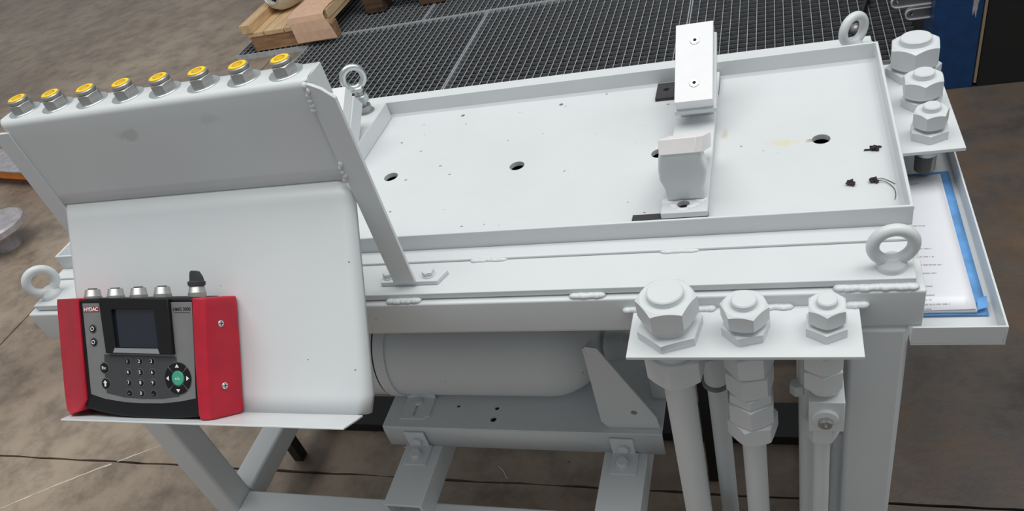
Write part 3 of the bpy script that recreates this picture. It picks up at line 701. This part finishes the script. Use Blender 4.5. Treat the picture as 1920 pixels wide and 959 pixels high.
# ================================================================ SADDLES
def saddle(name, label, xc, zb, loc, hw=.0315, deg=29, d0=.033, z0=.0735, ln=.150, tp=.0205, tb=.010, low=False):
    s_ = thing(name, label, 'cylinder saddle', loc, 'cylinder saddles in the tray')
    x0, x1 = xc - hw, xc + hw; pw = hw - .0027
    cs, sn = math.cos(math.radians(deg)), math.sin(math.radians(deg)); n2 = -tp - .0002; n3 = n2 - tb
    # rear and front seats (mirrored about y = .33)
    for side in (1, -1):
        if side < 0 and not low: d0, z0, ln = .046, .064, .130
        def S(x, a, n_, side=side, d0=d0, z0=z0):          # a along the seat outward, n_ normal to it
            return Vector((x, .330 + side * (d0 + cs * a - sn * n_), z0 + sn * a + cs * n_))
        pl = [(xc - pw, 0), (xc + pw, 0), (xc + pw, ln), (xc - pw, ln)]
        if side < 0: pl = [(xc - pw, 0), (xc + pw, 0), (xc + pw, ln - .010), (xc + pw - .009, ln), (xc - pw, ln)]
        pd = obj('seat_pad', MB().prism(pl, -tp, 0, lambda p, q, h: S(p, q, h)), M['pad'] if side > 0 else M['pad_edge'], s_, .0008, label='white plastic seat pad')
        if side > 0:
            for a in (.032, ln - .032):
                nn = (S(0, 0, 1) - S(0, 0, 0)).normalized()
                sc_ = obj('screw', MB().lathe([(.0080, -.001), (.0080, .0003), (.0072, .0009), (.0042, .0009)], S(xc + .001, a, 0), nn, 28), M['zinc'], pd)
                obj('screw_socket', MB().lathe([(.0030, .0), (.0030, .0012)], S(xc + .001, a, 0), nn, 6), M['hole'], sc_)
        bp = [(x0, -.004), (x1 + .001, -.004), (x1 + .001, ln - .006), (x0, ln - .006)] if side > 0 else [(x0, .004), (x1, .004), (x1, ln - .006), (x1 - .009, ln + .001), (x0 + .003, ln + .001), (x0, ln - .004)]
        if side > 0 or low: obj('seat_plate', MB().prism(bp, n3, n2, lambda p, q, h: S(p, q, h)), M['paint_clean'], s_, .0010)
        if low:
            a, b = S(xc, .030, n3), S(xc, .060, n3)
            obj('upright', MB().prism([(a.y, zb), (b.y, zb), (b.y, b.z + .004), (a.y, a.z + .004)], xc - .026, xc + hw - .012, YZ), M['paint_clean'], s_, .001)
        elif side > 0:
            t1 = .136; y0, y1 = .330 + d0 + cs * .020 + .02, .330 + d0 + cs * t1
            poly = [(y0, zb), (y1, zb), (y1, z0 + sn * t1 - .0305 * cs - .010), (y0, z0 + sn * .034 - .0305 * cs - .003)]
            obj('upright', MB().prism(poly, xc - .026, xc + .026, YZ), M['paint_clean'], s_, .001)
        else:
            yb = .1705
            fp_ = [(x0 - .0005, .098), (x0 + .002, .1035), (x1 - .010, .1035), (x1 - .0075, .098), (x1 - .001, .073), (x1 - .004, .058), (x1 - .0075, .046), (x1 - .0065, zb), (x0 + .004, zb), (x0 + .0025, .046), (x0 - .003, .062), (x0 - .003, .078)]
            obj('upright', MB().prism(fp_, yb, yb + .026, XZ), M['paint_clean'], s_, .0042, 3)
            obj('upright', MB().prism([(yb + .02, zb), (yb + .085, zb), (yb + .085, .040), (yb + .02, .0905)], xc - .026, xc + .022, YZ), M['paint_clean'], s_, .001)
    return s_
sd = saddle('cylinder_saddle', 'right-hand grey saddle with white plastic seat pads, standing in the tray', -.2790, .027, (-.279, .33, .012), ln=.141)
bb = MB().holed([(-.3135, .143), (-.2505, .143), (-.2505, .541), (-.3135, .541)], [circ(-.2838, .163, .0085, 20)], .0182, .0270, XY)
obj('base_bar', bb, M['paint'], sd, .0008)
obj('bolt_hole_plug', MB().cyl((-.2838, .163, 0), .0083, .0125, .0180, n=20), M['hole'], sd)  # black disc under the opening, paints the shade inside it
mb = MB()
for i, (x, y, rx, ry) in enumerate(((-.305, .1715, .008, .006), (-.297, .160, .005, .006), (-.2605, .1705, .009, .006), (-.272, .156, .006, .004), (-.284, .1505, .008, .003), (-.266, .161, .005, .005))):
    mb.blob((x, y, .027), rx, ry, .0006, .3, 12, 5, i)
obj('filler_smear', mb, M['pad'], sd, label='smeared white filler')
for (y0, y1, hx) in ((.143, .1565, None), (.4876, .541, -.3400)):
    if hx: mb = MB().holed([(-.3565, y0), (-.2505, y0), (-.2505, y1), (-.3565, y1)], [circ(hx, .5165, .0052, 16)], .0122, .0180, XY)
    else: mb = MB().box(-.3550, -.2505, y0, y1, .0122, .0180)
    obj('packing_strip', mb, M['rubber'], sd, .0005, label='black packing strip under the base bar')
sl_ = saddle('cylinder_saddle', 'left-hand grey saddle, half hidden by the console, with a bare steel eye bolt', -.9205, .046, (-.9205, .33, .012), hw=.0355, deg=34.5, d0=.031, z0=.090, ln=.086, tp=.024, tb=.032, low=True)
obj('base_bar', MB().box(-.9560, -.8830, .130, .5395, .0122, .0460), M['paint'], sl_, .0015)
eb = obj('eye_bolt', MB().cyl((-.9150, .5120, 0), .0125, .046, .060).cyl((-.9150, .5120, 0), .0085, .060, .092), M['steel'], sl_, label='bare steel eye bolt')
obj('nut', MB().hexn((-.915, .512, 0), .0138, .0665, .0820, .3), M['zinc'], eb, smooth=30)
obj('washer', MB().lathe([(.0165, .0461), (.0165, .0478)], (-.915, .512, 0)), M['steel'], eb)
obj('ring', MB().lathe([(.0125, .092), (.0128, .096), (.009, .1)], (-.915, .512, 0)).torus((-.915, .512, .1175), .0200, .0064, (-math.sin(math.radians(38)), math.cos(math.radians(38)), 0), 48, 18), M['zinc'], eb, smooth=80)

# ================================================================ DOCUMENT FOLDER
fd = thing('document_folder', 'clear blue-edged plastic folder with printed sheets lying in the end tray', 'document folder', (.04, .19, -.082))
def sheet_rows(x0, x1, y0, y1, z, curl=0.0, n=8, skew=0.0):
    rs = []
    for j in range(n + 1):
        y = y0 + (y1 - y0) * j / n; rs.append([Vector((x0 + (x1 - x0) * i / 6 + skew * (j / n - .5), y, z + curl * ((i / 6) ** 3) * (1 - j / n) + .0012 * math.sin(3 * j / n + i * .6))) for i in range(7)])
    return rs
obj('folder_back', MB().grid(sheet_rows(-.0105, .0800, .040, .350, -.0795, .0)), M['blue_film'], fd, solid=.0008, label='blue plastic folder back')
obj('paper_stack', MB().grid(sheet_rows(-.0105, .0670, .0425, .336, -.0760, .0015)), M['sheet'], fd, solid=.0042)
obj('printed_sheet', MB().grid(sheet_rows(-.0105, .0650, .0420, .333, -.0727, .003, skew=-.002)), M['printed'], fd, solid=.0004, label='printed top sheet')
obj('corner_flap', MB().prism([(.0668, .0425), (.0780, .0470), (.0812, .068), (.0700, .062)], -.0735, -.0727, XY), M['blue_film'], fd, label='bright blue corner flap')

# ================================================================ DIRT IN THE TRAY
for i, (x, y, lab) in enumerate(((-.0319, .2826, 'small dark crumb of dirt in the tray, the one nearest the right wall hole'),
                                 (-.0675, .2029, 'small dark crumb of dirt in the tray, leftmost of the three'),
                                 (-.0392, .2054, 'small dark crumb of dirt in the tray with thin wires trailing from it'))):
    mb = MB()
    mb.blob((x, y, .0158), .0052, .0044, .0036, .35, 9, 6, 60 + i)
    mb.blob((x + .004, y - .003, .0148), .0028, .003, .0026, .35, 8, 5, 70 + i)
    if i == 0: mb.blob((x - .008, y - .001, .0138), .006, .0012, .0013, .3, 8, 5, 77).blob((x + .007, y + .004, .0142), .004, .0016, .0016, .3, 8, 5, 78)
    top('dirt_crumb', mb, M['soil'], lab, 'dirt', (x, y, .0122), 'dirt crumbs in the tray', smooth=0)
for i, (pts, lab) in enumerate((([(-.0345, .2075, .0150), (-.027, .2085, .0140), (-.020, .2035, .0132), (-.0135, .1960, .0130)], 'short thin wire curling away from the dirt crumb, upper one'),
                                ([(-.0345, .2045, .0150), (-.024, .2000, .0140), (-.0165, .1880, .0132), (-.0150, .1745, .0130), (-.0172, .1620, .0130)], 'longer thin wire curling from the dirt crumb towards the tray front'))):
    P = [Vector(p) for p in pts]; path = []
    for a in range(len(P) - 1):
        p0, p1_, p2_, p3_ = P[max(a - 1, 0)], P[a], P[a + 1], P[min(a + 2, len(P) - 1)]
        for t in range(5):
            t /= 5; path.append(.5 * ((2 * p1_) + (p2_ - p0) * t + (2 * p0 - 5 * p1_ + 4 * p2_ - p3_) * t * t + (-p0 + 3 * p1_ - 3 * p2_ + p3_) * t ** 3))
    path.append(P[-1])
    top('wire_offcut', MB().tube(path, .0005, 6), M['wire'], lab, 'wire', P[0], 'wire offcuts in the tray', smooth=60)

# ================================================================ GRATINGS ON THE FLOOR
GT = -.720
def grating(x0, x1, y0, y1, label):
    g = thing('floor_grating', label, 'floor grating', ((x0 + x1) / 2, (y0 + y1) / 2, FZ), 'galvanised floor gratings behind the bench')
    x0 += .003; x1 -= .003; y0 += .003; y1 -= .003
    for (a, b, c, d_) in ((x0, x1, y0, y0 + .004), (x0, x1, y1 - .004, y1)): obj('frame_bar', MB().box(a, b, c, d_, FZ + .0005, GT), M['zinc_edge'], g)
    for (a, b, c, d_) in ((x0, x0 + .004, y0 + .004, y1 - .004), (x1 - .004, x1, y0 + .004, y1 - .004)): obj('frame_bar', MB().box(a, b, c, d_, FZ + .0005, GT), M['zinc_edge'], g)
    obj('shade_sheet', MB().box(x0 + .004, x1 - .004, y0 + .004, y1 - .004, FZ + .0002, FZ + .0015), M['under_shade'], g, label='black sheet added to deepen the shade below the bars')  # added sheet that darkens the cells in place of shade
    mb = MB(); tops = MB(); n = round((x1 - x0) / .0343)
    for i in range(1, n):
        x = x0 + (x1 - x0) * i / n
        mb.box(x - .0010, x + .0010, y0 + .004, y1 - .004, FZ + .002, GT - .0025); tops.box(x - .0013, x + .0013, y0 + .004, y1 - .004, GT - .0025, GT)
    obj('bearing_bars', mb, M['shaded_zinc'], g, smooth=0, kind='stuff', label='bearing bars with shade painted into their colour')  # sides coloured dark for the shade between bars, tops stay plain zinc
    obj('bar_tops', tops, M['zinc_edge'], g, smooth=0, kind='stuff', label='bright zinc tops of the bars, left out of the painted shade')
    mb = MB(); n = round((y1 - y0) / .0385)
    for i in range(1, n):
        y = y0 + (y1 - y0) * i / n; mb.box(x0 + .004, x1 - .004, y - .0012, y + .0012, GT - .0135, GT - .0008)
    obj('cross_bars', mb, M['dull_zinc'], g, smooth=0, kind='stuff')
    return g
grating(-2.55, -1.53, 1.955, 2.975, 'square galvanised grating on the floor behind the console, leftmost of the front row')
grating(-1.53, -.51, 1.955, 2.975, 'square galvanised grating on the floor behind the middle of the bench tray')
grating(-.51, .51, 1.955, 2.975, 'square galvanised grating on the floor behind the right-hand saddle')
grating(-3.02, -2.553, 2.885, 3.90, 'narrow galvanised grating under the pale wooden pallet, its pale front edge in view')
grating(-2.553, -1.90, 2.978, 3.998, 'galvanised grating in the back row, between the pale pallet and the old dark pallet')
grating(-1.90, -.88, 2.978, 3.998, 'square galvanised grating in the back row, right of the old dark pallet feet')
grating(-.88, .14, 2.978, 3.998, 'square galvanised grating in the back row, rightmost at the top of the view')

# ================================================================ PALLET, CARDBOARD, PAPERS, CASTING
pal = thing('wooden_pallet', 'pale new wooden pallet standing on the back row of gratings', 'pallet', (-2.62, 3.2, GT))
obj('bearer', MB().box(-2.888, -2.382, 2.905, 2.985, GT + .0005, GT + .082), M['wood_x'], pal, .003)
obj('bearer', MB().box(-2.888, -2.382, 3.75, 3.83, GT + .0005, GT + .082), M['wood_x'], pal, .003)
dz0, dz1 = GT + .082, GT + .106
for x0, x1 in ((-2.895, -2.795), (-2.788, -2.665), (-2.658, -2.530), (-2.523, -2.392)):
    obj('deck_board', MB().box(x0, x1, 2.900, 3.85, dz0, dz1), M['wood_y'], pal, .002)
for x0, x1 in ((-2.920, -2.850), (-2.446, -2.386)):
    obj('side_rail', MB().box(x0, x1, 2.895 if x0 < -2.6 else 2.93, 3.85, dz1, dz1 + .048), M['wood_y'], pal, .003)
cb = MB().grid([[Vector((x + dx * k_, y, z)) for x, k_ in ((-2.604, .3), (-2.53, .5), (-2.45, .8), (-2.392, .9))] for (dx, y, z) in
                ((.050, 2.868, GT + .024), (.035, 2.874, GT + .075), (.008, 2.884, GT + .124), (.000, 2.894, GT + .149), (.0, 2.912, GT + .157), (.0, 2.99, GT + .160), (.02, 3.12, GT + .158), (.04, 3.26, GT + .160))])
top('cardboard_sheet', cb, M['cardboard'], 'plain brown cardboard sheet folded over the front edge of the pale pallet', 'cardboard', (-2.49, 2.95, GT + .024), solid=.004, smooth=0)
for i, (x, y, rz, lab) in enumerate(((-2.628, 2.985, .3, 'bluish printed paper slip on the pallet, beside the cardboard'), (-2.600, 3.060, -.2, 'white paper slip on the pallet behind the bluish one'))):
    c_, s_ = math.cos(rz), math.sin(rz)
    q = [(x + a * c_ - b * s_, y + a * s_ + b * c_) for a, b in ((-.045, -.03), (.045, -.03), (.045, .03), (-.045, .03))]
    top('paper_slip', MB().prism(q, dz1 + .0008 + i * .0012, dz1 + .0016 + i * .0012, XY), M['blue_print'] if i == 0 else M['sheet'], lab, 'paper', (x, y, dz1))
vc = Vector((-2.772, 3.195, dz1 + .1095))
va = thing('valve_casting', 'off-white round valve body with a dark open port, lying on the pale pallet', 'valve', (vc.x, vc.y, dz1))
axv = Vector((-.26, -.93, .12)).normalized()
obj('body', MB().lathe([(.055, -.12), (.085, -.10), (.103, -.06), (.108, -.01), (.102, .04), (.086, .072), (.070, .086), (.058, .089), (.054, .082), (.052, .03)], vc, axv, 40), M['offwhite'], va, smooth=50)
obj('port', MB().lathe([(.0515, .02), (.0515, .06), (.0505, .0605)], vc, axv, 32), M['hole'], va)
obj('port_ring', MB().torus(vc + axv * .088, .060, .005, axv, 40, 8), M['zinc'], va, smooth=80)
p2_ = thing('old_pallet', 'old dark wooden pallet seen only by its feet at the top of the view', 'pallet', (-2.05, 3.5, GT))
for x0 in (-2.312, -1.985):
    obj('pallet_foot', MB().box(x0, x0 + .115 + (.03 if x0 > -2.1 else 0), 3.19, 3.32, GT + .0005, GT + .11), M['wood_dark'], p2_, .004)
    obj('pallet_foot', MB().box(x0, x0 + .115, 3.80, 3.93, GT + .0005, GT + .11), M['wood_dark'], p2_, .004)
for y0 in (3.19, 3.40, 3.61, 3.82): obj('deck_board', MB().box(-2.34, -1.60, y0, y0 + .12, GT + .11, GT + .132), M['wood_dark'], p2_, .002)
obj('pallet_foot', MB().box(-1.72, -1.605, 3.19, 3.32, GT + .0005, GT + .11), M['wood_dark'], p2_, .004)

# ================================================================ MACHINE CABINET, STRAPS, LEVER at the back right
mc = thing('machine_cabinet', 'machine cabinet with a blue post and black panel, behind the bench to the right', 'cabinet', (.8, 2.1, FZ))
obj('blue_post', MB().box(.290, .4200, 1.776, 1.93, FZ, .85), M['blue'], mc, .002)
obj('edge_strip', MB().box(.4215, .4290, 1.772, 1.93, FZ + .015, .85), M['beige'], mc, .001)
obj('black_panel', MB().box(.4305, 1.90, 1.776, 1.83, FZ, .85), M['blackpanel'], mc, .002)
obj('cabinet_body', MB().box(.30, 1.88, 1.93, 2.9, FZ, .80), M['blackpanel'], mc, .004)
obj('paint_chip', MB().blob((.398, 1.7762, -.47), .010, .0006, .045, .3, 9, 7, 5), M['grimy_steel'], mc, label='chipped bare patch')
for i, (x0, x1, y, z, lab) in enumerate(((.2380, .300, 1.850, -.517, 'slotted steel strap sticking out beside the blue post, lower one'), (.195, .300, 1.850, -.473, 'slotted steel strap sticking out beside the blue post, upper one'))):
    st_ = thing('steel_strap', lab, 'steel strap', (x1, y, z), 'steel straps at the blue post')
    obj('strap', MB().holed(slot(x0, z, x1, z, .016), [circ(x0, z, .0055, 18)], y, y + .010, XZ), M['link'], st_, .0008)
    obj('raised_edge', MB().holed(slot(x0, z, x1, z, .0185), [slot(x0, z, x1, z, .0145)], y - .006, y + .012, XZ), M['bright_edge'], st_, .001)
lv = thing('lever', 'black lever with a ball knob lying on the grating, seen through the rear eye bolt', 'lever', (.12, 2.2, GT))
obj('rod', MB().tube([(.112, 2.185, GT + .022), (.145, 2.33, GT + .016), (.20, 2.60, GT + .010)], .009, 12), M['black_paint'], lv)
obj('ball_knob', MB().blob((.110, 2.178, GT + .0225), .022, .022, .022, 0, 20, 12), M['steel'], lv, smooth=80, label='shiny ball knob')

# ================================================================ LEFT EDGE OF THE FLOOR
pf = thing('orange_platform', 'low orange steel platform with a worn grey top at the left edge', 'platform', (-4.2, 1.95, FZ))
obj('deck', MB().prism([(-5.0, 2.02), (-3.36, 1.685), (-3.32, 1.86), (-4.96, 2.20)], FZ + .085, FZ + .093, XY), M['grimy_steel'], pf, .001)
obj('skirt', MB().prism([(-4.99, 2.025), (-3.37, 1.693), (-3.33, 1.855), (-4.95, 2.19)], FZ + .045, FZ + .085, XY), M['orange'], pf, .001)
for (x, y) in ((-3.50, 1.76), (-3.47, 1.85), (-4.8, 2.03), (-4.77, 2.10)): obj('leg', MB().box(x - .03, x + .03, y - .03, y + .03, FZ, FZ + .045), M['black_paint'], pf)
dk = thing('flange_disc', 'thick grey steel disc raised on a hub at the left edge of the floor', 'steel disc', (-3.268, 1.262, FZ))
obj('disc', MB().lathe([(.112, .080), (.125, .088), (.125, .112), (.117, .120), (.07, .121)], (-3.268, 1.262, FZ), n=14), M['grimy_steel'], dk, smooth=20)
obj('hub', MB().cyl((-3.268, 1.262, FZ), .05, 0, .08, n=24), M['grimy_steel'], dk)
# small loose things on the floor
for i, (x0, y0, x1, y1, lab) in enumerate(((-1.052, .30, -1.005, .262, 'pale straw lying on the floor left of the joint'), (-.792, .255, -.762, .222, 'pale straw lying on the floor between the support tubes'))):
    top('straw', MB().tube([(x0, y0, FZ + .002), ((x0 + x1) / 2, (y0 + y1) / 2 + .004, FZ + .003), (x1, y1, FZ + .002)], .0011, 6), M['pad_edge'], lab, 'straw', (x0, y0, FZ), smooth=60)
